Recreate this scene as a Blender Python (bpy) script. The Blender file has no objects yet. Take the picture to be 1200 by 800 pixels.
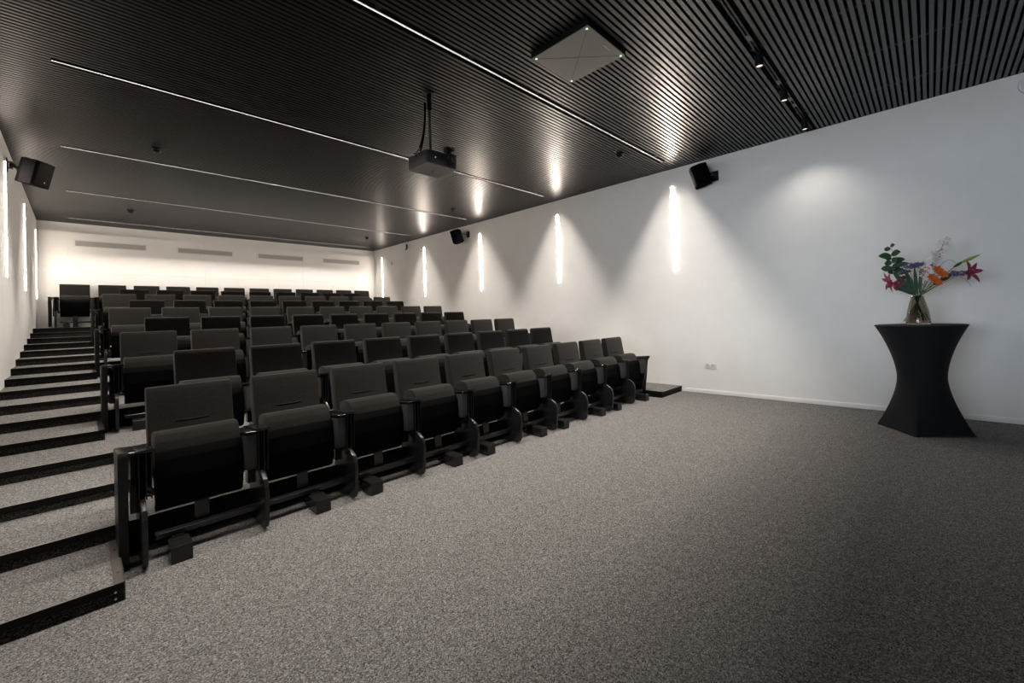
import bpy, bmesh, math, random
from mathutils import Vector, Matrix
random.seed(7)
C = bpy.context.scene.collection
PI = math.pi

# ------------------------------------------------------------------ room measures (metres)
XL, XR = -0.606, 6.707          # left and right walls
YF, YB = -3.4, 12.75            # front wall (behind the camera) and back wall
ZC = 3.557                      # underside of the ceiling slats
PITCH = 0.57                    # seat pitch
ROW0, ROWD, RISE = 3.40, 1.155, 0.168
STEP_Y0, STEP_D, STEP_H = 2.735, 0.5775, 0.084
LIGHT_Y = [2.845 + 2.363 * i for i in range(5)]
STRIP_Y = [2.886 + 2.347 * i for i in range(5)]

# ------------------------------------------------------------------ camera
yaw, pit, rol = 0.7931, 0.0130, -0.0334
cy, sy = math.cos(yaw), math.sin(yaw)
fwd = Vector((sy * math.cos(pit), cy * math.cos(pit), math.sin(pit)))
right = Vector((cy, -sy, 0)); up = right.cross(fwd)
r2 = math.cos(rol) * right + math.sin(rol) * up
u2 = -math.sin(rol) * right + math.cos(rol) * up
cd = bpy.data.cameras.new('camera'); cam = bpy.data.objects.new('camera', cd); C.objects.link(cam)
M = Matrix((r2, u2, -fwd)).transposed().to_4x4(); M.translation = Vector((0, 0, 1.265))
cam.matrix_world = M
cd.sensor_fit = 'HORIZONTAL'; cd.sensor_width = 36; cd.lens = 497.66 * 36 / 1200
cd.shift_x = 0; cd.shift_y = -(400 - 364.97) / 1200
cd.clip_start = 0.02; cd.clip_end = 100
bpy.context.scene.camera = cam

# ------------------------------------------------------------------ exposure, world, large lights
S = bpy.context.scene
S.view_settings.view_transform = 'Standard'; S.view_settings.look = 'None'
S.view_settings.gamma = 1; S.view_settings.use_curve_mapping = False
S.view_settings.exposure = 0.17

LINE_POWER = 104.0      # each recessed ceiling line
LINE_GLOW = 0.75
STRIP_GLOW = 140.0
SPOT_POWER = 28.0
DAY_POWER = 200.0
WARM = (1.0, 0.91, 0.815)
WARM_STRIP = (1.0, 0.86, 0.73)
DAY = (0.74, 0.87, 1.0)

w = bpy.data.worlds.new('world'); S.world = w; w.use_nodes = True
w.node_tree.nodes['Background'].inputs[0].default_value = (0.55, 0.72, 1.0, 1)
w.node_tree.nodes['Background'].inputs[1].default_value = 0.15

def area(name, loc, rot, sx, sy_, power, col, spread=PI):
    l = bpy.data.lights.new(name, 'AREA'); l.shape = 'RECTANGLE'; l.size = sx; l.size_y = sy_
    l.energy = power; l.color = col; l.spread = spread
    o = bpy.data.objects.new(name, l); o.location = loc; o.rotation_euler = rot; C.objects.link(o)
    return o
# daylight coming through the glazing of the left wall, beside the camera
area('window_daylight', (XL - 4.5, 1.0, 1.65), (0, -PI / 2, 0), 1.3, 4.5, DAY_POWER, DAY, math.radians(140))

# ------------------------------------------------------------------ materials
MATS = {}
def mat(name, col, rough=0.6, metal=0.0, spec=0.5, var=0.0, vscale=40, bump=0.0, bscale=200, emit=None, estr=0, sheen=0, stretch=None, trans=0, ior=1.45, detail=3, pos=(0.36, 0.64)):
    if name in MATS: return MATS[name]
    m = bpy.data.materials.new(name); m.use_nodes = True
    nt = m.node_tree; b = nt.nodes['Principled BSDF']
    b.inputs['Base Color'].default_value = (*col, 1)
    b.inputs['Roughness'].default_value = rough; b.inputs['Metallic'].default_value = metal
    b.inputs['Specular IOR Level'].default_value = spec
    if sheen: b.inputs['Sheen Weight'].default_value = sheen; b.inputs['Sheen Roughness'].default_value = 0.5
    if trans: b.inputs['Transmission Weight'].default_value = trans; b.inputs['IOR'].default_value = ior
    tc = None
    def coords():
        nonlocal tc
        if tc is None:
            t = nt.nodes.new('ShaderNodeTexCoord'); mp = nt.nodes.new('ShaderNodeMapping')
            nt.links.new(t.outputs['Object'], mp.inputs['Vector'])
            if stretch: mp.inputs['Scale'].default_value = stretch
            tc = mp.outputs['Vector']
        return tc
    if var > 0:
        n = nt.nodes.new('ShaderNodeTexNoise'); n.inputs['Scale'].default_value = vscale; n.inputs['Detail'].default_value = detail
        n.inputs['Roughness'].default_value = 0.7
        nt.links.new(coords(), n.inputs['Vector'])
        r = nt.nodes.new('ShaderNodeValToRGB')
        r.color_ramp.elements[0].position = pos[0]; r.color_ramp.elements[1].position = pos[1]
        r.color_ramp.elements[0].color = (*[max(0, c * (1 - var)) for c in col], 1)
        r.color_ramp.elements[1].color = (*[min(1, c * (1 + var)) for c in col], 1)
        nt.links.new(n.outputs['Fac'], r.inputs['Fac']); nt.links.new(r.outputs['Color'], b.inputs['Base Color'])
    if bump > 0:
        n = nt.nodes.new('ShaderNodeTexNoise'); n.inputs['Scale'].default_value = bscale; n.inputs['Detail'].default_value = 2
        nt.links.new(coords(), n.inputs['Vector'])
        bp = nt.nodes.new('ShaderNodeBump'); bp.inputs['Strength'].default_value = bump; bp.inputs['Distance'].default_value = 0.004
        nt.links.new(n.outputs['Fac'], bp.inputs['Height']); nt.links.new(bp.outputs['Normal'], b.inputs['Normal'])
    if emit:
        b.inputs['Emission Color'].default_value = (*emit, 1); b.inputs['Emission Strength'].default_value = estr
    MATS[name] = m; return m

def carpet(name, cols, scale):
    m = bpy.data.materials.new(name); m.use_nodes = True; nt = m.node_tree; b = nt.nodes['Principled BSDF']
    b.inputs['Roughness'].default_value = 0.98; b.inputs['Specular IOR Level'].default_value = 0.04
    t = nt.nodes.new('ShaderNodeTexCoord'); v = nt.nodes.new('ShaderNodeTexVoronoi'); v.inputs['Scale'].default_value = scale
    sp = nt.nodes.new('ShaderNodeSeparateColor'); rp = nt.nodes.new('ShaderNodeValToRGB'); cr = rp.color_ramp
    nt.links.new(t.outputs['Object'], v.inputs['Vector']); nt.links.new(v.outputs['Color'], sp.inputs['Color'])
    nt.links.new(sp.outputs['Red'], rp.inputs['Fac']); nt.links.new(rp.outputs['Color'], b.inputs['Base Color'])
    cr.interpolation = 'CONSTANT'
    while len(cr.elements) < len(cols): cr.elements.new(0.5)
    for i, c in enumerate(cols): cr.elements[i].position = i / len(cols); cr.elements[i].color = (*c, 1)
    return m

WALL = mat('white_plaster', (0.89, 0.88, 0.865), 0.85, var=0.015, vscale=3, bump=0.05, bscale=300)
CEIL = mat('black_void', (0.006, 0.006, 0.006), 0.9)
SLAT = mat('charcoal_slat', (0.012, 0.0118, 0.0115), 0.36, ior=1.6, var=0.05, vscale=4)
SLAT.node_tree.nodes['Principled BSDF'].inputs['IOR'].default_value = 1.62
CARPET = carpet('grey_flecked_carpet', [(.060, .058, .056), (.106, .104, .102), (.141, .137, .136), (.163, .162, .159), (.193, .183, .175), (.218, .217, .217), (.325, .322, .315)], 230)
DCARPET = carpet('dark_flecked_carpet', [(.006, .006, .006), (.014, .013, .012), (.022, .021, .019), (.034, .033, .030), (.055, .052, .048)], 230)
TRIM = mat('black_trim', (0.004, 0.004, 0.004), 0.5, spec=0.15)
EDGE = mat('dark_metal_edge', (0.13, 0.12, 0.11), 0.45, metal=0.5)
EDGEL = mat('bright_metal_edge', (0.34, 0.33, 0.31), 0.4, metal=0.6)
FAB = mat('charcoal_fabric', (0.0115, 0.0104, 0.0093), 0.95, spec=0.15, var=0.35, vscale=120, stretch=(0.35, 1, 1.6), bump=0.4, bscale=350, sheen=0.1)
SHELL = mat('black_shell', (0.0016, 0.0016, 0.0018), 0.7, spec=0.05)
CAP = mat('satin_black_cap', (0.008, 0.008, 0.009), 0.22, spec=0.7)
PLAS = mat('black_plastic', (0.008, 0.008, 0.0085), 0.4, spec=0.3)
SIDE = mat('slate_side_fabric', (0.04, 0.04, 0.042), 0.6, spec=0.3)
STEEL = mat('black_steel', (0.011, 0.011, 0.012), 0.26, spec=0.5)
CHROME = mat('chrome', (0.5, 0.49, 0.47), 0.2, metal=1)
SEAM = mat('seam_black', (0.004, 0.004, 0.004), 0.9)
WHITEP = mat('white_plastic', (0.82, 0.82, 0.82), 0.4)
GREYP = mat('grey_slot', (0.45, 0.44, 0.42), 0.7)
LINE_E = mat('line_diffuser', (0.9, 0.9, 0.9), 0.5, emit=(1, 0.93, 0.86), estr=LINE_GLOW)
STRIP_E = mat('strip_diffuser', (0.9, 0.9, 0.9), 0.5, emit=WARM_STRIP, estr=STRIP_GLOW)
CLOTH = mat('black_stretch_cloth', (0.010, 0.011, 0.013), 0.8, spec=0.15, bump=0.1, bscale=400, sheen=0.03)

# ------------------------------------------------------------------ mesh helpers
class MB:
    def __init__(s): s.bm = bmesh.new()
    def box(s, x0, x1, y0, y1, z0, z1, bev=0.0, seg=2):
        return s.prism([(y0, z0), (y1, z0), (y1, z1), (y0, z1)], x0, x1, bev, seg)
    def prism(s, pts, x0, x1, bev=0.0, seg=2, axis='x'):
        t = bmesh.new()
        def P(a, q):
            return (a, q[0], q[1]) if axis == 'x' else ((q[0], a, q[1]) if axis == 'y' else (q[0], q[1], a))
        A = [t.verts.new(P(x0, q)) for q in pts]; B = [t.verts.new(P(x1, q)) for q in pts]
        n = len(pts)
        t.faces.new(A); t.faces.new(B)
        for i in range(n): t.faces.new((A[i], A[(i + 1) % n], B[(i + 1) % n], B[i]))
        bmesh.ops.recalc_face_normals(t, faces=t.faces)
        if bev > 0:
            bmesh.ops.bevel(t, geom=list(t.edges), offset=bev, segments=seg, profile=0.6, affect='EDGES', clamp_overlap=True)
        s.merge(t); return s
    def merge(s, t, mtx=None):
        if mtx is not None: bmesh.ops.transform(t, matrix=mtx, verts=t.verts)
        me = bpy.data.meshes.new('t'); t.to_mesh(me); t.free(); s.bm.from_mesh(me); bpy.data.meshes.remove(me)
    def cyl(s, c, r, h, axis='z', n=24, r2=None, bev=0):
        t = bmesh.new(); bmesh.ops.create_cone(t, cap_ends=True, segments=n, radius1=r, radius2=r if r2 is None else r2, depth=h)
        if bev: bmesh.ops.bevel(t, geom=[e for e in t.edges if abs(e.verts[0].co.z - e.verts[1].co.z) < 1e-6], offset=bev, segments=2, affect='EDGES')
        R = Matrix.Identity(4)
        if axis == 'x': R = Matrix.Rotation(PI / 2, 4, 'Y')
        if axis == 'y': R = Matrix.Rotation(PI / 2, 4, 'X')
        s.merge(t, Matrix.Translation(c) @ R); return s
    def sph(s, c, r, sc=(1, 1, 1), n=12):
        t = bmesh.new(); bmesh.ops.create_uvsphere(t, u_segments=n, v_segments=max(6, n // 2), radius=r)
        s.merge(t, Matrix.Translation(c) @ Matrix.Diagonal((*sc, 1))); return s
    def lathe(s, prof, n=40, c=(0, 0, 0), close=False):
        t = bmesh.new(); rings = []
        for (r, z) in prof:
            rings.append([t.verts.new((c[0] + r * math.cos(2 * PI * i / n), c[1] + r * math.sin(2 * PI * i / n), c[2] + z)) for i in range(n)])
        for a, b in zip(rings, rings[1:]):
            for i in range(n): t.faces.new((a[i], a[(i + 1) % n], b[(i + 1) % n], b[i]))
        if close:
            t.faces.new(rings[0]); t.faces.new(rings[-1])
        bmesh.ops.recalc_face_normals(t, faces=t.faces)
        s.merge(t); return s
    def tube(s, pts, r, n=8, r1=None):
        t = bmesh.new(); pts = [Vector(p) for p in pts]; rings = []
        m = len(pts)
        for i, p in enumerate(pts):
            d = (pts[min(i + 1, m - 1)] - pts[max(i - 1, 0)]).normalized()
            a = Vector((0, 0, 1)) if abs(d.z) < 0.9 else Vector((1, 0, 0))
            u = d.cross(a).normalized(); v = d.cross(u)
            rr = r if r1 is None else r + (r1 - r) * i / (m - 1)
            rings.append([t.verts.new(p + rr * (math.cos(2 * PI * k / n) * u + math.sin(2 * PI * k / n) * v)) for k in range(n)])
        for a, b in zip(rings, rings[1:]):
            for k in range(n): t.faces.new((a[k], a[(k + 1) % n], b[(k + 1) % n], b[k]))
        t.faces.new(rings[0]); t.faces.new(rings[-1])
        bmesh.ops.recalc_face_normals(t, faces=t.faces)
        s.merge(t); return s
    def xf(s, mtx): bmesh.ops.transform(s.bm, matrix=mtx, verts=s.bm.verts); return s
    def build(s, name, m, parent=None, smooth=True, **kw):
        me = bpy.data.meshes.new(name)
        s.bm.to_mesh(me); s.bm.free()
        me.materials.append(m)
        if smooth:
            me.shade_auto_smooth(angle=math.radians(35)) if hasattr(me, 'shade_auto_smooth') else None
            for p in me.polygons: p.use_smooth = True
            try: me.set_sharp_from_angle(angle=math.radians(35))
            except Exception: pass
        o = bpy.data.objects.new(name, me); C.objects.link(o)
        if parent: o.parent = parent
        for k, v in kw.items(): o[k] = v
        return o

def thing(name, label, cat, loc=(0, 0, 0), rot=(0, 0, 0), group=None):
    o = bpy.data.objects.new(name, None); C.objects.link(o); o.location = loc; o.rotation_euler = rot
    o.empty_display_size = 0.1
    o['label'] = label; o['category'] = cat
    if group: o['group'] = group
    return o
def tag(o, label, cat, group=None):
    o['label'] = label; o['category'] = cat
    if group: o['group'] = group
    return o
def struct(o): o['kind'] = 'structure'; return o
def dup(root, loc, label):
    r = root.copy(); C.objects.link(r); r.location = loc; r['label'] = label
    for ch in list(root.children):
        c = ch.copy(); C.objects.link(c); c.parent = r
        for g in list(ch.children):
            d = g.copy(); C.objects.link(d); d.parent = c
    return r
ORD = ['first', 'second', 'third', 'fourth', 'fifth', 'sixth', 'seventh', 'eighth', 'ninth', 'tenth', 'eleventh', 'twelfth']

# ------------------------------------------------------------------ structure
struct(MB().box(XL - 0.2, XR + 0.2, YF, YB + 0.1, -0.12, 0).build('floor', CARPET))
struct(MB().box(XR, XR + 0.15, YF - .15, YB + 0.25, 0, ZC + 0.3).build('wall_right', WALL))
# left wall with the glazed opening beside the camera
WY0, WY1, WZ0, WZ1 = -1.8, 2.5, 0.95, 2.6
m = MB()
m.box(XL - 0.15, XL, WY1, YB + 0.25, 0, ZC + 0.3)
m.box(XL - 0.15, XL, YF - .15, WY0, 0, ZC + 0.3)
m.box(XL - 0.15, XL, WY0, WY1, 0, WZ0)
m.box(XL - 0.15, XL, WY0, WY1, WZ1, ZC + 0.3)
struct(m.build('wall_left', WALL))
struct(MB().box(XL, XR, YF - 0.15, YF, 0, ZC + 0.3).build('wall_front', mat('dark_front_panelling', (0.07, 0.07, 0.07), 0.8, var=0.05, vscale=5)))
wn = MB()
for y in (WY0 + .03, WY0 + 1.45, WY0 + 2.85, WY1 - .03):
    wn.box(XL - 0.11, XL - 0.05, y - 0.03, y + 0.03, WZ0, WZ1)
wn.box(XL - 0.11, XL - 0.05, WY0, WY1, WZ0, WZ0 + 0.05); wn.box(XL - 0.11, XL - 0.05, WY0, WY1, WZ1 - 0.05, WZ1)
wo = struct(wn.build('window_1', TRIM))

# back wall: deep recess band above a projecting lining with joints
struct(MB().box(XL, XR, YB + 0.10, YB + 0.25, 0, ZC + 0.3).build('wall_back', WALL))
bw = MB(); G = 0.0012
xs = [XL, -0.17, 2.17, 4.48, XR]; zs = [0, 1.42, 2.50, 3.355]
for i in range(4):
    for j in range(3):
        bw.box(xs[i] + (G if i else 0), xs[i + 1] - (G if i < 3 else 0), YB, YB + 0.099, zs[j] + (G if j else 0), zs[j + 1] - (G if j < 2 else 0))
struct(bw.build('wall_back_lining', WALL))
VX = [(-0.06, 1.067), (1.655, 2.755), (3.355, 4.48), (5.06, 6.165)]
wherev = ['leftmost on the back wall above the lone aisle seat', 'second from the left on the back wall', 'third from the left on the back wall', 'rightmost on the back wall by the right corner']
for (a, b), wv in zip(VX, wherev):
    t = thing('ventilation_slot', 'long white framed air slot, ' + wv, 'vent', (0.5 * (a + b), YB, 3.125), group='air slots on the back wall')
    hw = (b - a) / 2; f = MB()
    f.box(-hw - .035, hw + .035, -0.008, 0, 0.055, 0.08); f.box(-hw - .035, hw + .035, -0.008, 0, -0.08, -0.055)
    f.box(-hw - .035, -hw, -0.008, 0, -0.055, 0.055); f.box(hw, hw + .035, -0.008, 0, -0.055, 0.055)
    f.build('frame', WHITEP, t)
    g = MB().box(-hw, hw, -0.004, 0, -0.055, 0.055)
    for k in range(5): g.box(-hw, hw, -0.007, -0.004, -0.046 + k * 0.022, -0.041 + k * 0.022)
    g.build('grille', GREYP, t)

# baseboard
struct(MB().box(XR - 0.008, XR, YF, 2.79, 0, 0.055, 0.002).build('baseboard_right', WALL))

# ceiling: black void above, dark slats below
struct(MB().box(XL - .15, XR + .15, YF - .15, YB + 0.25, ZC + 0.16, ZC + 0.3).build('ceiling', CEIL))
SP = 0.0492
ln_ = MB()
ln_.box(XR - .004, XR, YF, YB + .1, ZC + .001, ZC + .16).box(XL, XL + .004, YF, YB + .1, ZC + .001, ZC + .16).box(XL, XR, YB + .094, YB + .1, ZC + .001, ZC + .16)
struct(ln_.build('ceiling_liner', CEIL, smooth=False))
sl = MB(); y = YF + 0.02
TRACK_Y = 1.02
while y < YB + 0.07:
    near_line = any(abs(y - ly) < 0.030 for ly in LIGHT_Y)
    if near_line:
        ly = [l for l in LIGHT_Y if abs(y - l) < 0.030][0]
        sl.box(XL, -0.145 - 0.003, y - 0.0145, y + 0.0145, ZC, ZC + 0.045)
        sl.box(6.272 + 0.003, XR, y - 0.0145, y + 0.0145, ZC, ZC + 0.045)
    elif abs(y - TRACK_Y) < 0.028:
        pass
    else:
        sl.box(XL, XR, y - 0.0145, y + 0.0145, ZC, ZC + 0.045)
    y += SP
so = sl.build('ceiling_slats', SLAT, smooth=False); struct(so)
cr = MB()
for x in [XL + 0.4 + 0.9 * i for i in range(8)]:
    cr.box(x - 0.02, x + 0.02, YF, YB + 0.1, ZC + 0.047, ZC + 0.075)
struct(cr.build('ceiling_carriers', mat('carrier_grey', (0.03, 0.03, 0.032), 0.5)))

# ------------------------------------------------------------------ ceiling light lines
lw = ['nearest the camera', 'second from the camera', 'third from the camera, crossing behind the projector', 'fourth from the camera', 'farthest, close to the back wall']
for i, ly in enumerate(LIGHT_Y):
    t = thing('linear_ceiling_light', 'thin white light line in the slatted ceiling, ' + lw[i], 'light', (3.0635, ly, ZC), group='recessed light lines')
    hx = 3.2085; W2, D, LIP = 0.0055, 0.0100, 0.0025
    h = MB()
    for s_ in (-1, 1):
        a, b = sorted((s_ * W2, s_ * (W2 + 0.0035)))
        h.box(-hx, hx, a, b, 0.0005, D + 0.004)
    h.box(-hx, hx, -W2, W2, D + 0.002, D + 0.006)
    h.box(-hx - .003, -hx, -W2 - .0035, W2 + .0035, 0.0005, D + .006); h.box(hx, hx + .003, -W2 - .0035, W2 + .0035, 0.0005, D + .006)
    h.build('channel', SHELL, t, smooth=False)
    e = MB()
    for s_ in (-1, 1):
        a, b = sorted((s_ * (W2 + 0.0005), s_ * (W2 + LIP)))
        e.box(-hx, hx, a, b, -0.0003, 0.0004)
    e.build('diffuser', LINE_E, t, smooth=False)
    l = area('line_lamp', (0, 0, D), (0, 0, 0), 2 * hx, 0.0028, LINE_POWER * (1.25, 1.15, 1.05, 0.92, 0.67)[i], WARM, math.radians(120)); l.parent = t

# ------------------------------------------------------------------ wall light strips
STRIP_E2 = mat('strip_diffuser_dimmed', (0.9, 0.9, 0.9), 0.5, emit=WARM_STRIP, estr=STRIP_GLOW * 0.3)
def strip(x, y, side, label):
    t = thing('wall_light_strip', label, 'wall light', (x, y, 2.596), group='glowing wall strips')
    z0 = -0.69; n = 8; pts = []
    hw = 0.024
    for k in range(n + 1): a = PI * k / n; pts.append((hw * math.cos(a), 0.652 + hw * math.sin(a)))
    for k in range(n + 1): a = PI + PI * k / n; pts.append((hw * math.cos(a), -0.652 + hw * math.sin(a)))
    MB().prism(pts, 0.0185 * side, 0.019 * side).build('diffuser', STRIP_E2 if y > 12 else STRIP_E, t)
    MB().prism(pts, 0.004 * side, 0.0184 * side).build('diffuser_edge', mat('strip_edge', (0.9, 0.9, 0.9), 0.5, emit=WARM_STRIP, estr=1.3), t)
    pts2 = [(a * 1.0, b * 1.0) for a, b in pts]
    MB().prism(pts2, 0, 0.004 * side).build('backplate', WHITEP, t)
sw = ['nearest the camera, beside the speaker', 'second from the camera', 'third from the camera', 'fourth from the camera', 'farthest, next to the back corner']
for i, y_ in enumerate(STRIP_Y): strip(XR, y_, -1, 'tall glowing white light strip on the right wall, ' + sw[i])
sw = ['nearest the camera, below the speaker bracket', 'middle of the three in view', 'farthest, next to the back corner']
for i, y_ in enumerate(STRIP_Y[2:]): strip(XL, y_, 1, 'tall glowing white light strip on the left wall, ' + sw[i])

# ------------------------------------------------------------------ platforms and aisle steps
XA, XB = 0.125, 6.0
def tier(name, label, cat, x0, x1, y0, y1, ztop, zbot, group, trimside=None):
    t = thing(name, label, cat, (x0, y0, zbot), group=group)
    h = ztop - zbot; L_ = x1 - x0; D_ = y1 - y0
    MB().box(0.0, L_, 0.014, D_, h - 0.012, h).build('tread_carpet', CARPET, t, smooth=False)
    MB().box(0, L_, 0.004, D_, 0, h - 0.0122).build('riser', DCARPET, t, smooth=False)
    MB().box(0, L_, 0, 0.0138, h - 0.036, h + 0.001, 0.002, 1).build('nosing', TRIM, t, smooth=False)
    MB().box(0, L_, 0.0005, 0.006, h + 0.0012, h + 0.003).build('edge_strip', EDGEL, t, smooth=False)
    if trimside:
        xa, xb = (L_ - 0.035, L_ + 0.004) if trimside == 'r' else (-0.004, 0.035)
        s_ = MB().box(xa, xb, 0.0, D_, h + 0.0005, h + 0.004, 0.001, 1)
        x_ = L_ + 0.0005 if trimside == 'r' else -0.0045
        s_.box(x_, x_ + 0.004, 0, D_, 0.0, h + 0.004)
        s_.build('side_trim', EDGE if trimside == 'r' and ztop < 0.1 else TRIM, t, smooth=False)
        sc = MB()
        for yy in (0.12, 0.42): sc.cyl((0.5 * (xa + xb), yy, h + 0.004), 0.006, 0.003, n=10)
        if ztop < 0.1:
            for zz in (0.02, 0.05): sc.cyl((L_ - 0.03, -0.001, zz), 0.005, 0.003, 'y', 10)
        sc.build('screw', CHROME, t)
    return t
for j in range(1, 9):
    y0 = STEP_Y0 + STEP_D * (2 * j - 1); z1 = RISE * j
    y1 = STEP_Y0 + STEP_D * (2 * j + 1) if j < 8 else YB
    row = ORD[j] + ' row' if j < 8 else 'back row against the wall'
    tier('seating_platform', 'wide grey carpeted platform carrying the ' + row + ' of seats', 'platform', XL + .001, XR - .001 if j > 1 else XB, y0, y1 - .0005, z1, 0.0, 'carpeted seating tiers')
for j in range(8):
    y0 = STEP_Y0 + STEP_D * (2 * j); y1 = y0 + STEP_D - 0.0005; z1 = RISE * j + STEP_H
    tier('aisle_step', 'grey carpeted step in the left aisle, %s of the eight from the bottom' % ORD[j], 'step', XL + .001, XA + (0.115 if j % 2 else 0.0), y0, y1, z1, RISE * j, 'left aisle steps', 'r')
tier('aisle_step', 'small grey carpeted step at the foot of the right wall, right of the front row', 'step', XB + .001, XR - .001, 2.86, STEP_Y0 + STEP_D * 3 - .001, STEP_H, 0, None, 'l')

# ------------------------------------------------------------------ auditorium seats
def seat_parts(root, left_end=False, right_end=False):
    # folded seat
    prof = [(-.262, .565), (-.245, .615), (-.215, .652), (-.18, .664), (-.12, .662), (-.06, .64), (-.045, .60), (-.07, .45), (-.12, .30), (-.17, .262), (-.22, .29), (-.255, .40)]
    cu = MB().prism(prof, -0.208, 0.208, 0.009, 2).build('seat_cushion', FAB, root)
    prof = [(-.215, .222), (-.262, .245), (-.288, .30), (-.297, .42), (-.288, .52), (-.268, .568), (-.257, .563), (-.262, .42), (-.245, .30), (-.19, .245)]
    MB().prism(prof, -0.212, 0.212, 0.004, 2).build('seat_shell', SHELL, cu)
    # backrest
    prof = [(-.115, .40), (-.085, .50), (-.045, .61), (-.022, .70), (-.006, .80), (.010, .88), (.022, .902), (.045, .908), (.075, .905), (.092, .89), (.088, .80), (.062, .62), (.02, .50), (-.04, .40)]
    bk = MB().prism(prof, -0.222, 0.222, 0.010, 2).build('backrest', FAB, root)
    sm = MB(); pts = []
    for k in range(9):
        x = -0.085 + 0.17 * k / 8; pts.append((x, -0.0262 , 0.693 - 0.004 * math.sin(PI * k / 8)))
    sm.tube(pts, 0.0032, 6); sm.build('crease', SEAM, bk)
    MB().prism([(.0925, .86), (.0885, .80), (.0635, .62), (.023, .50), (-.035, .41), (-.030, .405), (.03, .49), (.070, .61), (.095, .80)], -0.2, 0.2).build('back_shell', SHELL, bk)
    # hinges
    for s_ in (-1, 1):
        hb = MB().cyl((s_ * 0.226, -0.17, 0.328), 0.024, 0.03, 'x', 16, bev=0.003)
        hb.cyl((s_ * 0.244, -0.17, 0.328), 0.010, 0.02, 'x', 10)
        hb.build('hinge', mat('hinge_metal', (0.10, 0.10, 0.10), 0.3, metal=0.8), root)
        MB().cyl((s_ * 0.236, -0.20, 0.335), 0.008, 0.012, 'x', 10).build('hinge_pin', CHROME, root)
    # centre bracket down to the rail
    MB().box(-0.036, 0.036, -0.262, -0.254, 0.12, 0.235).box(-0.03, 0.03, -0.254, -0.235, 0.105, 0.26).build('seat_bracket', STEEL, root)
    # armrest unit on the left boundary
    def unit(x, grey=True, tag_=''):
        MB().prism([(-.375, .603), (-.375, .617), (-.04, .585), (-.04, .568)], x - 0.012, x + 0.062, 0.003, 2).build('armrest_cap', CAP, root)
        h = MB()
        for a in (0.0, 0.030, 0.052):
            h.prism([(-.352, .345), (-.36, .601), (-.06, .572), (-.10, .345)], x - 0.004 + a, x + 0.002 + a)
        h.box(x - .004, x + .054, -.10, -.07, .345, .57)
        h.build('tablet_housing', PLAS, root)
        MB().prism([(-.34, .36), (-.348, .596), (-.08, .57), (-.12, .36)], x + 0.008, x + 0.022, 0.002, 1).build('folded_tablet', SHELL, root)
        if grey:
            MB().prism([(-.330, .362), (-.347, .385), (-.352, .585), (-.05, .556), (-.09, .36)], x - 0.070, x - 0.006, 0.012, 2).build('side_pad', SIDE, root)
            MB().prism([(-.36, .595), (-.36, .606), (-.04, .577), (-.04, .562)], x - 0.072, x - 0.013, 0.002, 1).build('armrest_cap', CAP, root)
        # foot plate
        pr = [(-.12, .372), (-.30, .362), (-.385, .345), (-.435, .315), (-.462, .27), (-.468, .22), (-.452, .05), (-.435, .02), (-.40, .006), (-.12, .006)]
        MB().prism(pr, x - 0.002, x + 0.024, 0.006, 2).build('leg', STEEL, root)
        MB().box(x - 0.03, x + 0.012, -.20, -.14, .24, .40).box(x - 0.025, x + 0.005, -.16, -.12, .36, .56).build('upright', STEEL, root)
    unit(-0.285, grey=not left_end)
    if left_end:
        pr = [(-.36, .03), (-.385, .60), (-.375, .622), (-.04, .590), (-.02, .57), (-.05, .03)]
        MB().prism(pr, -0.372, -0.330, 0.006, 2).build('end_panel', PLAS, root)
        MB().prism([(-.375, .603), (-.375, .617), (-.04, .585), (-.04, .568)], -0.33, -0.296, 0.002, 1).build('armrest_cap', CAP, root)
    if right_end:
        x = 0.30
        MB().prism([(-.330, .362), (-.347, .385), (-.352, .585), (-.05, .556), (-.09, .36)], x - 0.078, x - 0.0, 0.008, 2).build('side_pad', SIDE, root)
        MB().prism([(-.36, .595), (-.36, .606), (-.04, .577), (-.04, .562)], x - 0.082, x, 0.002, 1).build('armrest_cap', CAP, root)
        pr = [(-.30, .03), (-.36, .55), (-.395, .60), (-.39, .622), (-.04, .592), (-.02, .57), (-.05, .03)]
        MB().prism(pr, x + 0.001, x + 0.036, 0.005, 2).build('end_panel', PLAS, root)
        MB().prism([(-.28, .03), (-.335, .36), (-.09, .36), (-.1, .03)], x - 0.03, x - 0.004).build('leg', STEEL, root)

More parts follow.
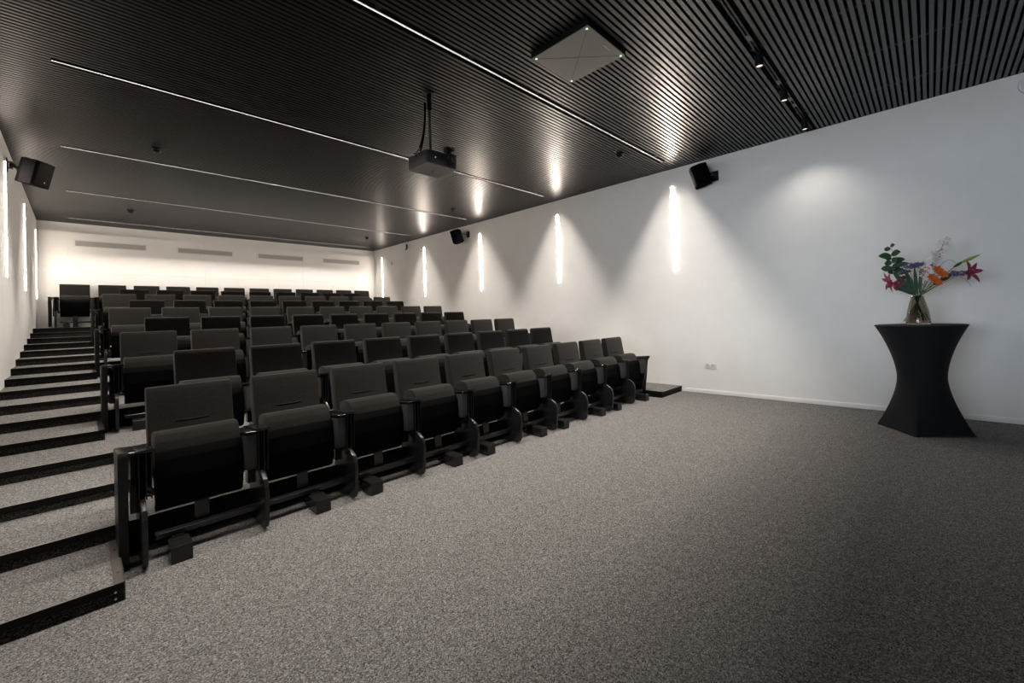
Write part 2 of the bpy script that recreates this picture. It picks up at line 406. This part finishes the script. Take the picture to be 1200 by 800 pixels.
rowname = ['front row', 'second row', 'third row', 'fourth row', 'fifth row', 'sixth row', 'seventh row', 'eighth row', 'back row']
protos = {}
for r in range(9):
    n = 10 if r % 2 == 0 else 9
    xs_ = [(0.4925 if r % 2 == 0 else 0.7725) + PITCH * k for k in range(n)]
    if r == 8: xs_ = [0.4925 + PITCH * k for k in range(-1, 11)]
    R_, Z_ = ROW0 + ROWD * r, RISE * r
    for k, x in enumerate(xs_):
        kind = 'L' if k == 0 else ('R' if k == len(xs_) - 1 else 'M')
        if r == 8 and k == 1: kind = 'M'
        if r == 8 and k == 0:
            lab = 'lone dark tip-up auditorium seat at the top of the aisle steps, against the back wall'
        elif k == len(xs_) - 1:
            lab = 'dark tip-up auditorium seat at the right-hand end of the ' + rowname[r] + (', counted from the front' if r in (1, 2, 3, 4, 5, 6, 7) else '')
        else:
            lab = 'dark tip-up auditorium seat, %s from the left in the %s%s' % (ORD[k], rowname[r], ' from the front' if 0 < r < 8 else '')
        if kind not in protos:
            o = thing('auditorium_seat', lab, 'seat', (x, R_, Z_), group='tip-up auditorium seats')
            seat_parts(o, kind == 'L', kind == 'R'); protos[kind] = o
        else:
            o = dup(protos[kind], (x, R_, Z_), lab)
        if r == 8 and k == 0:
            MB().box(-0.038, 0.038, -0.253, -0.236, 0.0, 0.115).build('pedestal', STEEL, o)
    # rail with feet
    x0, x1 = xs_[0] - 0.22, xs_[-1] + 0.22
    t = thing('seat_rail', 'long black steel floor rail carrying the seats of the ' + rowname[r] + (' from the front' if 0 < r < 8 else ''), 'seat rail', (x0, R_, Z_), group='seat floor rails')
    L_ = x1 - x0
    MB().box(0, L_, -.318, -.265, .098, .128, 0.002, 1).build('beam', STEEL, t, smooth=False)
    i = 0
    while True:
        fx = 0.095 + 1.14 * (i // 2) + (0.755 if i % 2 else 0)
        if fx > L_ - 0.05: break
        f = MB().box(fx - .048, fx + .048, -.47, -.33, 0.0, .092, 0.002, 1)
        f.box(fx - .03, fx + .03, -.33, -.2, 0.0, .03); f.box(fx - .028, fx + .028, -.335, -.25, 0.03, .0975)
        f.build('foot', STEEL, t, smooth=False); i += 1

# ------------------------------------------------------------------ cocktail table under black stretch cover
TX, TY, TH = 5.89, 0.085, 1.055
t = thing('cocktail_table', 'round standing table in a black stretch cover, near the right wall', 'table', (TX, TY, 0))
bm = bmesh.new(); NA, NZ = 96, 44; rings = []
foot_a = [math.radians(a) for a in (83, 171, 264, 353)]
for iz in range(NZ + 1):
    u = iz / NZ; z = TH * 0.985 * u + 0.004
    ring = []
    for ia in range(NA):
        a = 2 * PI * ia / NA
        # waisted radius
        rt = 0.185 + 0.155 * (max(0, (u - 0.50) / 0.50)) ** 1.75
        d = min(abs((a - f + PI) % (2 * PI) - PI) for f in foot_a)   # distance to nearest foot
        c = math.cos(min(d, PI / 4))
        sq = 0.365 * math.cos(PI / 4) / math.cos(PI / 4 - min(d, PI / 4))   # straight hem between feet
        sq = sq * 0.97 + 0.012
        wgt = max(0, 1 - u / 0.52) ** 1.7
        r_ = rt * (1 - wgt) + sq * wgt
        zz = z
        if iz == 0: zz = 0.004 + 0.020 * (min(d, PI / 4) / (PI / 4)) ** 0.7
        r_ += 0.0025 * math.sin(a * 4 + 9 * u) * (u > 0.1) * (1 - u)
        ring.append(bm.verts.new((r_ * math.cos(a), r_ * math.sin(a), zz)))
    rings.append(ring)
for (r_, zz) in ((0.345, TH - 0.012), (0.344, TH - 0.004), (0.336, TH)):
    rings.append([bm.verts.new((r_ * math.cos(2 * PI * i / NA), r_ * math.sin(2 * PI * i / NA), zz)) for i in range(NA)])
for a, b in zip(rings, rings[1:]):
    for i in range(NA): bm.faces.new((a[i], a[(i + 1) % NA], b[(i + 1) % NA], b[i]))
bm.faces.new(rings[-1])
mb = MB(); mb.merge(bm); mb.build('stretch_cover', CLOTH, t)
for f in foot_a:
    cx_, cy_ = 0.335 * math.cos(f), 0.335 * math.sin(f)
    MB().cyl((cx_, cy_, 0.006), 0.022, 0.012, n=16).build('foot', PLAS, t)

# ------------------------------------------------------------------ vase and flowers
VX0, VY0 = TX - 0.02, TY + 0.005
glass = bpy.data.materials.new('smoked_glass'); glass.use_nodes = True
b = glass.node_tree.nodes['Principled BSDF']
b.inputs['Base Color'].default_value = (0.50, 0.46, 0.41, 1); b.inputs['Roughness'].default_value = 0.03
b.inputs['Transmission Weight'].default_value = 1.0; b.inputs['IOR'].default_value = 1.3
t = thing('glass_vase', 'tapered smoky glass vase holding flowers on the black standing table', 'vase', (VX0, VY0, TH + 0.001))
prof_o = [(0.055, 0.0), (0.088, 0.002), (0.094, 0.012), (0.093, 0.05), (0.082, 0.13), (0.064, 0.21), (0.051, 0.26), (0.047, 0.285)]
prof_i = [(0.044, 0.285), (0.048, 0.26), (0.060, 0.21), (0.078, 0.13), (0.088, 0.05), (0.088, 0.02), (0.05, 0.014)]
MB().lathe([(0.0005, 0.0)] + prof_o + prof_i + [(0.0005, 0.014)], 48).build('vase_body', glass, t)
wat = bpy.data.materials.new('vase_water'); wat.use_nodes = True
b = wat.node_tree.nodes['Principled BSDF']; b.inputs['Base Color'].default_value = (0.85, 0.85, 0.78, 1)
b.inputs['Roughness'].default_value = 0.0; b.inputs['Transmission Weight'].default_value = 1.0; b.inputs['IOR'].default_value = 1.33
MB().lathe([(0.0005, 0.016), (0.086, 0.022), (0.0865, 0.05), (0.079, 0.115), (0.0005, 0.115)], 40).build('water', wat, t)

GREEN = mat('leaf_green', (0.035, 0.10, 0.045), 0.55, var=0.3, vscale=30)
GREEN2 = mat('leaf_blue_green', (0.05, 0.11, 0.07), 0.6, var=0.25, vscale=30)
LGREEN = mat('bud_green', (0.20, 0.30, 0.07), 0.5, var=0.2, vscale=30)
STEM = mat('stem_green', (0.05, 0.12, 0.035), 0.5)
BSTEM = mat('brown_stem', (0.05, 0.03, 0.02), 0.6)
PINK = mat('lily_pink', (0.46, 0.085, 0.155), 0.6, var=0.45, vscale=40)
PINK2 = mat('bud_pink', (0.60, 0.16, 0.20), 0.5)
WHITEF = mat('white_petal', (0.93, 0.90, 0.92), 0.6, var=0.04, vscale=60)
ORANGE = mat('orange_petal', (0.75, 0.20, 0.03), 0.5, var=0.2, vscale=60)
PURP = mat('purple_petal', (0.24, 0.20, 0.36), 0.6, var=0.3, vscale=80)
CREAM = mat('cream_tip', (0.65, 0.62, 0.42), 0.5)

def V(u, d, z):
    """u = to the right along the wall, d = towards the wall, z = height above floor"""
    return Vector((VX0 + d, VY0 - u, z))
NECK = TH + 0.29
def bez(p0, p1, p2, n=10):
    return [(1 - s) ** 2 * p0 + 2 * s * (1 - s) * p1 + s * s * p2 for s in [i / n for i in range(n + 1)]]
def stem_path(u, d, z, bend=0.04):
    foot = V(-u * 0.28 + random.uniform(-.015, .015), -d * 0.25 + random.uniform(-.02, .02), TH + 0.035)
    neck = V(max(-.03, min(.03, u * .12)), max(-.028, min(.028, d * .15)), NECK)
    tip = V(u, d, z); mid = (neck + tip) / 2 + Vector((0, 0, bend))
    return [foot, (foot + neck) / 2] + bez(neck, mid, tip, 9)
def petal(mb, c, dirv, nrm, L_, W_, curl=0.3, n=6, fold=0.15, pointed=1.0):
    """a curved petal or leaf with some thickness"""
    dirv = dirv.normalized(); side = dirv.cross(nrm).normalized(); nn = side.cross(dirv).normalized()
    t = bmesh.new(); rows = []
    for i in range(n + 1):
        s = i / n; w_ = W_ * 0.5 * (math.sin(PI * min(1, s * 0.97 + 0.03)) ** 0.75) * (1 - 0.25 * s * pointed)
        p = c + dirv * (L_ * s * (1 - 0.15 * curl * s)) - nn * (curl * L_ * s * s * 0.6)
        rows.append([t.verts.new(p - side * w_ + nn * fold * w_), t.verts.new(p), t.verts.new(p + side * w_ + nn * fold * w_)])
    for a, b_ in zip(rows, rows[1:]):
        for k in range(2): t.faces.new((a[k], a[k + 1], b_[k + 1], b_[k]))
    g = bmesh.ops.solidify(t, geom=list(t.faces), thickness=0.0012)
    mb.merge(t)
def rnd(s=1.0): return Vector((random.uniform(-s, s), random.uniform(-s, s), random.uniform(-s, s)))
def plant(name, label, cat='flower', group='flowers in the vase'):
    t = thing(name, label, cat, (0, 0, 0), group=group); return t
def lily_head(mb, c, axis, L_=0.10, n=6, droop=0.9):
    axis = axis.normalized(); a = axis.orthogonal().normalized(); b_ = axis.cross(a)
    for k in range(n):
        an = 2 * PI * k / n + 0.3 + random.uniform(-.2, .2)
        out = a * math.cos(an) + b_ * math.sin(an)
        petal(mb, c - axis * L_ * 0.35, axis * 0.8 + out * 0.85, axis * 0.6 - out * 0.8, L_ * random.uniform(.9, 1.15), L_ * 0.42, curl=droop * 0.8, n=8)

FR = Vector((-1, 0, 0))   # towards the room
# leafy branch, left
t = plant('eucalyptus_branch', 'tall leafy green branch rising highest on the left of the bouquet', 'foliage')
p = stem_path(-0.19, 0.0, 1.86, 0.10); MB().tube(p, 0.0032, 7, 0.0015).build('stem', BSTEM, t)
lf = MB()
for (u, z, L_) in [(-.215, 1.845, .06), (-.155, 1.875, .05), (-.25, 1.775, .085), (-.145, 1.79, .095), (-.20, 1.745, .06), (-.225, 1.70, .075), (-.165, 1.71, .08), (-.245, 1.645, .08), (-.10, 1.72, .075), (-.075, 1.675, .065), (-.14, 1.655, .075), (-.175, 1.615, .07), (-.10, 1.62, .07), (-.20, 1.60, .05), (-.06, 1.60, .06)]:
    base = V(-0.17 + (z - 1.6) * -0.05, 0.0, z - 0.01)
    tip = V(u + (u + .17) * .35, random.uniform(-.05, .05), z)
    d_ = tip - base
    petal(lf, base, d_, Vector((-1.0, 0, 0.25)) + rnd(.35), max(L_, d_.length), L_ * 0.85, curl=0.2, pointed=0.4)
lf.build('leaves', GREEN, t)
# lilies
t = plant('pink_lily', 'deep pink lily drooping at the left edge of the bouquet')
MB().tube(stem_path(-0.20, -0.03, 1.49, 0.05), 0.0035, 7, 0.0025).build('stem', STEM, t)
h = MB(); lily_head(h, V(-0.215, -.03, 1.50), Vector((-.45, .85, -.25)), 0.115); lily_head(h, V(-0.16, -.05, 1.46), Vector((-.6, -.1, -.8)), 0.10, 5); h.build('petals', PINK, t)
t = plant('pink_lily', 'deep pink lily reaching out at the far right of the bouquet')
MB().tube(stem_path(0.375, 0.0, 1.555, 0.06), 0.0035, 7, 0.0025).build('stem', STEM, t)
h = MB(); lily_head(h, V(0.385, 0, 1.548), Vector((-.6, -.75, .1)), 0.115); h.build('petals', PINK, t)
l2 = MB(); petal(l2, V(.30, 0, 1.56), V(.40, -.02, 1.50) - V(.30, 0, 1.56), Vector((-.2, 0, 1)), .12, .018, 0.7)
petal(l2, V(.12, 0, 1.45), V(.33, -.03, 1.60) - V(.12, 0, 1.45), Vector((-.5, 0, .9)), .24, .03, 0.2); l2.build('leaves', GREEN, t)
t = plant('lily_bud', 'closed pale green lily bud above the right-hand pink lily')
MB().tube(stem_path(0.315, 0.02, 1.645, 0.03), 0.003, 7, 0.0025).build('stem', STEM, t)
bd = MB(); pts = bez(V(.315, .02, 1.645), V(.37, .02, 1.67), V(.43, .02, 1.70), 8)
tt = bmesh.new(); rings_ = []
bd.tube(pts[:5], 0.010, 8, 0.015); bd.tube(pts[4:], 0.015, 8, 0.006); bd.build('bud', LGREEN, t)
MB().tube([pts[-1], V(.455, .02, 1.712)], 0.006, 8, 0.002).build('bud_tip', CREAM, t)
lv = MB(); petal(lv, V(.26, .02, 1.60), V(.33, .02, 1.655) - V(.26, .02, 1.60), FR + Vector((0, 0, .4)), .09, .03, .1); lv.build('leaves', GREEN, t)
# white blossom sprays
for (lab, pts_u) in (('white blossom spray with pink buds rising highest on the right', [(.225, 1.90, .0), (.19, 1.84, .02)]), ('white blossom spray in the middle of the bouquet', [(.165, 1.77, -.03)])):
    u1, z1, d1 = pts_u[0]
    t = plant('white_blossom_spray', lab)
    path = stem_path(u1, d1, z1, 0.02); MB().tube(path, 0.0028, 6, 0.0012).build('stem', BSTEM, t)
    fl = MB(); bu = MB(); tw = MB()
    for i in range(64):
        s = random.uniform(0.30, 0.98); q = path[2 + int(round(s * 9))]
        off = rnd(.055) * (1.1 - 0.6 * s); c_ = q + off
        tw.tube([q, c_], 0.0009, 4)
        if i % 4 == 3:
            bu.sph(c_, 0.008, (0.8, 0.8, 1.3), 8)
        elif s < 0.92 and not (0.62 < s < 0.72):
            for k in range(5):
                an = 2 * PI * k / 5 + i
                o_ = Vector((-.25, math.cos(an), math.sin(an)))
                petal(fl, c_, o_ + Vector((-.35, 0, .1)), FR + Vector((0, 0, .9)) + rnd(.4), 0.034, 0.027, 0.2, 3)
    tw.build('twigs', BSTEM, t); fl.build('blossoms', WHITEF, t); bu.build('buds', PINK2, t)
t = plant('white_blossom', 'single white star flower right of the orange blooms')
MB().tube(stem_path(0.205, -.03, 1.60, 0.03), 0.002, 6, 0.0012).build('stem', BSTEM, t)
fl = MB()
for k in range(6): petal(fl, V(.205, -.03, 1.605), Vector((-.3, math.cos(k * 1.047), math.sin(k * 1.047))), FR, .04, .02, .2, 4)
fl.build('petals', WHITEF, t)
# orange
for (u, z, lab) in ((.175, 1.555, 'orange flower, the upper of the two in the bouquet'), (.135, 1.485, 'orange flower, the lower of the two in the bouquet')):
    t = plant('orange_alstroemeria', lab)
    MB().tube(stem_path(u, -.06, z, 0.02), 0.0025, 6, 0.0018).build('stem', STEM, t)
    fl = MB()
    for (du, dz) in ((0, 0), (-.025, .035), (.02, -.02)):
        for k in range(6):
            an = k * PI / 3 + du * 40
            petal(fl, V(u + du, -.06, z + dz), Vector((-.7, math.cos(an), math.sin(an))), Vector((-.7, -math.cos(an), -math.sin(an))), .044, .028, .3, 4)
    fl.build('petals', ORANGE, t)
# purple statice
for (u, z, d_, lab) in ((-.045, 1.635, -.02, 'purple flower cluster at the top left centre of the bouquet'), (.03, 1.645, .03, 'purple flower cluster at the top middle of the bouquet'), (-.10, 1.585, .03, 'purple flower cluster behind the left leaves'), (.285, 1.53, -.02, 'purple flower cluster low on the right near the far lily')):
    t = plant('purple_statice', lab)
    pth = stem_path(u, d_, z - .02, 0.02); MB().tube(pth, 0.003, 6, 0.0015).build('stem', STEM, t)
    fl = MB()
    for i in range(26):
        c_ = V(u + random.uniform(-.04, .04), d_ + random.uniform(-.03, .03), z + random.uniform(-.02, .02))
        for k in range(4): petal(fl, c_, Vector((random.uniform(-1, 1), random.uniform(-1, 1), random.uniform(0, 1))), FR + rnd(.5), .026, .015, .2, 3)
    fl.build('petals', PURP, t)
# cream small cluster
t = plant('cream_filler_flower', 'small cream and blush flowers in the centre of the bouquet')
MB().tube(stem_path(.055, -.03, 1.58, 0.01), 0.0025, 6, 0.0015).build('stem', STEM, t)
fl = MB()
for i in range(30):
    c_ = V(.05 + random.uniform(-.035, .035), -.03 + random.uniform(-.03, .03), 1.575 + random.uniform(-.045, .045))
    for k in range(4): petal(fl, c_, rnd(), FR + rnd(.5), .014, .010, .2, 3)
fl.build('petals', mat('cream_petal', (.42, .36, .28), .6, var=.3, vscale=60), t)
# red-brown head
t = plant('russet_flower', 'small dark russet flower head among the left leaves')
MB().tube(stem_path(-.085, -.05, 1.52, 0.02), 0.0025, 6, 0.0018).build('stem', STEM, t)
fl = MB()
for k in range(14):
    petal(fl, V(-.09, -.05, 1.53), Vector((-.6, math.cos(k * .45), math.sin(k * .45))), FR, .03 - .001 * k, .014, .2, 4)
fl.build('petals', mat('russet', (.16, .035, .04), .6, var=.3, vscale=60), t)
# broad leaves
for (a, b_, wd, lab) in (((-.02, 1.36), (-.17, 1.60), .06, 'broad green leaf sweeping up to the left'), ((-.02, 1.35), (-.20, 1.50), .055, 'broad green leaf behind the left lily'),
                         ((-.01, 1.37), (-.15, 1.42), .03, 'narrow green leaf arching down at the lower left'), ((-.015, 1.36), (-.075, 1.60), .05, 'broad green leaf standing left of centre'),
                         ((.0, 1.36), (-.01, 1.62), .035, 'upright green leaf in the centre of the bouquet'), ((.02, 1.36), (.035, 1.60), .03, 'upright green blade right of the centre leaf'),
                         ((.12, 1.44), (.27, 1.56), .05, 'broad green leaf right of the orange flowers')):
    t = plant('leaf_blade', lab, 'leaf')
    A, B_ = V(a[0], random.uniform(-.02, .02), a[1]), V(b_[0], random.uniform(-.05, .02), b_[1])
    mb = MB(); petal(mb, A, B_ - A, FR + Vector((0, 0, .3)), (B_ - A).length * 1.08, wd, 0.12, 9)
    if a[1] < 1.40: MB().tube([V(-a[0] * .5, 0, TH + .04), V(a[0] * .6, 0, NECK), A], 0.003, 6).build('stem', STEM, t)
    else: MB().tube([V(-.02, 0, TH + .04), V(.012, 0, NECK), A], 0.003, 6).build('stem', STEM, t)
    mb.build('blade', GREEN2, t)
for (u, z) in ((.30, 1.47), (.235, 1.70)):
    t = plant('arching_grass', 'thin arching grass stem on the right, ' + ('bending low below the pink lily' if z < 1.5 else 'curling above the single white flower'), 'grass')
    pts = bez(V(.02, .0, NECK), V(u * .9, 0, 1.78 if z > 1.5 else 1.66), V(u + .07 if z < 1.5 else u + .04, 0, z - .06), 14)
    MB().tube([V(-.03, 0, TH + .04)] + pts, 0.0022, 5, 0.0012).build('blade', GREEN, t)

# ------------------------------------------------------------------ projector
t = thing('projector', 'black projector hanging from the ceiling on a pole', 'projector', (2.525, 3.545, ZC - 0.0))
z0 = 2.775 - ZC
def rrect(w_, d_, r_, n=5):
    pts = []
    for (cx_, cy_, a0) in ((w_ - r_, d_ - r_, 0), (-w_ + r_, d_ - r_, 90), (-w_ + r_, -d_ + r_, 180), (w_ - r_, -d_ + r_, 270)):
        for k in range(n + 1):
            a = math.radians(a0 + 90 * k / n); pts.append((cx_ + r_ * math.cos(a), cy_ + r_ * math.sin(a)))
    return pts
PROJ = mat('projector_black', (0.022, 0.022, 0.024), 0.42)
PROJB = mat('projector_underside', (0.13, 0.12, 0.11), 0.5)
body = MB().prism(rrect(.188, .175, .035), z0 + .006, z0 + .125, 0.003, 2, axis='z').build('body', PROJ, t)
MB().prism(rrect(.18, .167, .035), z0 - .001, z0 + .0055, 0.001, 1, axis='z').build('underside', PROJB, t)
ln = MB().cyl((.09, -.185, z0 + .065), .05, .05, 'y', 28, bev=.003).cyl((.09, -.213, z0 + .065), .04, .02, 'y', 28)
ln.build('lens_barrel', PLAS, t); MB().cyl((.09, -.2245, z0 + .065), .03, .004, 'y', 24).build('lens', mat('lens_glass', (.02, .02, .03), .05, spec=1), t)
MB().cyl((-.09, -.1765, z0 + .065), .004, .004, 'y', 8).build('status_light', mat('blue_led', (.2, .3, .9), .4, emit=(.5, .6, 1), estr=1.5), t)
MB().cyl((0.01, 0.02, z0 - .003), .008, .004, n=10).build('screw', PLAS, t)
br = MB()
br.box(-.12, .10, -.10, .10, z0 + .125, z0 + .135, .002, 1).box(-.045, .045, -.045, .045, z0 + .14, z0 + .175, .004, 1)
for (a, b_) in ((-.11, -.09), (.09, -.09), (-.11, .09), (.09, .09)): br.cyl((a, b_, z0 + .13), .01, .03, n=10)
br.box(-.19, -.10, .03, .05, z0 + .13, z0 + .145, .001, 1)
br.build('mount', PLAS, t)
MB().cyl((-.02, 0, z0 / 2 + .09 - .02), .0135, -z0 - .16, n=16).build('pole', mat('pole_grey', (.035, .035, .037), .4), t)
MB().cyl((-.02, 0, -.0), .026, .36, n=18).cyl((-.02, 0, -.006), .06, .012, n=24).build('ceiling_sleeve', PLAS, t)
cb = MB()
for k in range(3):
    cb.tube(bez(Vector((-.05 - .008 * k, .02, -.10)), Vector((-.05, .03, z0 + .32)), Vector((-.12 - .02 * k, .05, z0 + .15)), 10), 0.005, 6)
cb.build('cable', SHELL, t)
sn = MB().box(.11, .165, -.10, -.04, z0 + .13, z0 + .25, .004, 2).cyl((.175, -.10, z0 + .225), .022, .03, 'y', 18).box(.12, .20, -.14, -.06, z0 + .135, z0 + .165, .004, 1)
sn.build('side_sensor', PLAS, t); MB().cyl((.178, -.117, z0 + .228), .017, .004, 'y', 18).build('sensor_ring', CHROME, t)

# ------------------------------------------------------------------ ceiling microphone panel
t = thing('ceiling_microphone_panel', 'square flat grey ceiling panel with green corner lights', 'ceiling panel', (3.07, 2.108, ZC))
MB().box(-.287, .287, -.295, .295, -.050, 0.0, 0.002, 1).build('casing', PLAS, t)
MB().box(-.284, .284, -.292, .292, -.0535, -.0502).build('face', mat('panel_face', (.17, .165, .155), .5, metal=.2, spec=.4), t)
x_ = MB(); L_ = math.hypot(.25, .26)
for s_ in (-1, 1):
    a = math.atan2(.26, .25) * s_
    q = MB(); q.box(-L_, L_, -.0012, .0012, -.0545, -.0536); q.xf(Matrix.Rotation(a, 4, 'Z'))
    me = bpy.data.meshes.new('q'); q.bm.to_mesh(me); x_.bm.from_mesh(me); q.bm.free()
x_.build('cross_line', SHELL, t)
LEDG = mat('green_led', (.5, .9, .6), .4, emit=(.6, 1, .7), estr=1.6)
for (a, b_) in ((-1, -1), (1, -1), (-1, 1), (1, 1)):
    MB().cyl((a * .255, b_ * .263, -.0545), .009, .003, n=12).build('corner_light', LEDG, t)
lg = MB()
for k in range(7): lg.box(.02 + k * .012, .028 + k * .012, -.243, -.235, -.0545, -.0536)
lg.cyl((.112, -.239, -.054), .006, .001, n=10); lg.build('maker_mark', GREYP, t)

# ------------------------------------------------------------------ track with spotlights
t = thing('lighting_track', 'black ceiling track set into the slats near the right wall', 'lighting track', (0, TRACK_Y, ZC))
tr = MB().box(XL + .3, XR - .06, -.020, -.006, -.002, .03).box(XL + .3, XR - .06, .006, .020, -.002, .03).box(XL + .3, XR - .06, -.006, .006, .02, .03)
tr.build('rail', PLAS, t, smooth=False)
for x in (3.95, 4.95, 5.45, 5.65): MB().box(x, x + .10, -.018, .018, -.004, .0).build('connector', mat('connector_grey', (.10, .10, .10), .4), t)
SPOTX = [4.30, 5.205, 6.235]
for i, x in enumerate([2.1, 3.2] + SPOTX):
    if i < 2: continue
    nm = ['nearest the camera', 'middle of the three', 'closest to the right wall'][i - 2]
    t = thing('track_spotlight', 'small black cylinder spotlight on the ceiling track, ' + nm, 'spotlight', (x, TRACK_Y, ZC), group='track spotlights')
    bd = MB(); bd.lathe([(.001, -.012), (.031, -.012), (.034, -.016), (.034, -.118), (.031, -.122), (.028, -.122), (.026, -.100), (.001, -.098)], 28)
    bd.box(-.03, .03, -.012, .012, -.014, .004); bd.build('body', PLAS, t)
    MB().cyl((0, 0, -.112), .026, .004, n=24).build('lens', mat('spot_lens', (.9, .9, .9), .4, emit=(1, .85, .7), estr=1.0), t)
    l = bpy.data.lights.new('spot_lamp', 'SPOT'); l.energy = SPOT_POWER; l.color = WARM; l.spot_size = math.radians(118); l.spot_blend = 1.0; l.shadow_soft_size = 0.025
    o = bpy.data.objects.new('spot_lamp', l); o.location = (0, 0, -.128); C.objects.link(o); o.parent = t

# ------------------------------------------------------------------ small ceiling sensors
for (x, y, lab) in ((.70, 6.93, 'small black round ceiling sensor left, nearer the camera'), (.70, 10.84, 'small black round ceiling sensor left, toward the back wall'),
                    (5.46, 6.99, 'small black round ceiling sensor right, between the second and third light lines'), (5.47, 10.80, 'small black round ceiling sensor right, toward the back corner'), (5.45, 3.10, 'small black round ceiling sensor right, beside the nearest light line')):
    t = thing('ceiling_sensor', lab, 'sensor', (x, y, ZC), group='ceiling sensors')
    MB().cyl((0, 0, -.012), .055, .024, n=28, bev=.004).cyl((0, 0, -.035), .038, .03, n=24, bev=.004).build('housing', PLAS, t)
    MB().lathe([(.052, -.026), (.056, -.026), (.056, -.022), (.052, -.022)], 28).build('rim', CHROME, t)
    MB().sph((0, 0, -.05), .022, (1, 1, .6)).build('lens', PLAS, t)

# ------------------------------------------------------------------ wall speakers
def speaker(center, facing, bracket, label):
    """facing = front direction; bracket = point on the wall"""
    t = thing('wall_speaker', label, 'speaker', bracket, group='wall speakers')
    f = Vector(facing).normalized(); upv = Vector((0, 0, 1)); sx = f.cross(upv).normalized(); uv = sx.cross(f)
    R = Matrix((sx, f, uv)).transposed().to_4x4(); R.translation = Vector(center) - Vector(bracket)
    pl = [(-.13, -.03), (-.125, .085), (-.10, .105), (-.05, .117), (0, .12), (.05, .117), (.10, .105), (.125, .085), (.13, -.03), (.075, -.12), (-.075, -.12)]
    MB().prism(pl, -.15, .15, 0.008, 2, axis='z').xf(R).build('cabinet', mat('speaker_black', (.004, .004, .0045), .8, spec=0), t)
    gl = [(-.118, .088), (-.095, .108), (-.05, .121), (0, .1235), (.05, .121), (.095, .108), (.118, .088), (.09, .085), (-.09, .085)]
    MB().prism(gl, -.138, .138, 0.002, 1, axis='z').xf(R).build('grille', mat('speaker_grille', (.006, .0055, .005), .8, spec=.1, bump=.3, bscale=500), t)
    lgm = MB().cyl((0, .124, -.09), .008, .006, 'y', 12); lgm.xf(R).build('badge', CHROME, t)
    back = R @ Vector((0, -.12, 0)); side = 1 if bracket[0] < 0 else -1
    mb = MB().box(0 if side > 0 else -.008, .008 if side > 0 else 0, -.05, .05, -.075, .075, .001, 1)
    mb.box(*sorted((0.006 * side, .05 * side)), -.03, .03, .03, .04); mb.box(*sorted((0.006 * side, .05 * side)), -.03, .03, -.04, -.03)
    mb.tube([(.04 * side, 0, 0), tuple(back)], .018, 12)
    mb.sph((.045 * side, 0, 0), .03, n=14); mb.build('bracket', PLAS, t)
speaker((6.50, 2.37, 3.27), (-.40, .85, -.27), (XR, 2.235, 3.275), 'black speaker on the right wall right of the nearest light strip')
speaker((6.47, 8.17, 3.27), (-.40, .85, -.27), (XR, 8.02, 3.33), 'smaller-looking black speaker farther back on the right wall')
speaker((-.37, 7.75, 3.22), (.75, -.55, -.25), (XL, 7.93, 3.32), 'black speaker on the left wall near the ceiling')

# ------------------------------------------------------------------ small wall items
t = thing('smoke_detector', 'round white detector high on the right wall at the frame edge', 'detector', (XR, -.80, 3.42))
MB().cyl((-.02, 0, 0), .092, .04, 'x', 40, bev=.008).build('cover', WHITEP, t); MB().cyl((-.0025, 0, 0), .096, .005, 'x', 40).build('base', GREYP, t)
t = thing('round_wall_sounder', 'round white sounder on the right wall near the back corner', 'alarm', (XR, 10.86, 3.415))
MB().cyl((-.075, 0, 0), .10, .03, 'x', 36, bev=.006).build('cover', WHITEP, t); MB().cyl((-.03, 0, 0), .085, .06, 'x', 32).build('base', PLAS, t)
t = thing('small_wall_sensor', 'tiny white box sensor beside the farthest right light strip', 'sensor', (XR, 11.70, 3.03))
MB().box(-.03, 0, -.04, .04, -.05, .05, .004, 2).build('cover', WHITEP, t); MB().box(-.0305, -.012, -.046, -.0405, -.04, .04).build('side_slot', GREYP, t)
t = thing('double_socket', 'white double power socket low on the right wall', 'socket', (XR, 2.41, .427))
MB().box(-.010, 0, -.082, .082, -.042, .042, .003, 2).build('plate', WHITEP, t)
for s_ in (-1, 1):
    MB().lathe([(.030, 0), (.030, .003), (.026, .003), (.0255, .0006), (.0005, .0006)], 28).xf(Matrix.Translation((-.0098, s_ * .039, 0)) @ Matrix.Rotation(-PI / 2, 4, 'Y')).build('outlet', mat('socket_shade', (.6, .6, .6), .5), t)
    MB().cyl((-.0112, s_ * .039 - .009, 0), .003, .003, 'x', 8).cyl((-.0112, s_ * .039 + .009, 0), .003, .003, 'x', 8).build('pin_holes', SEAM, t)
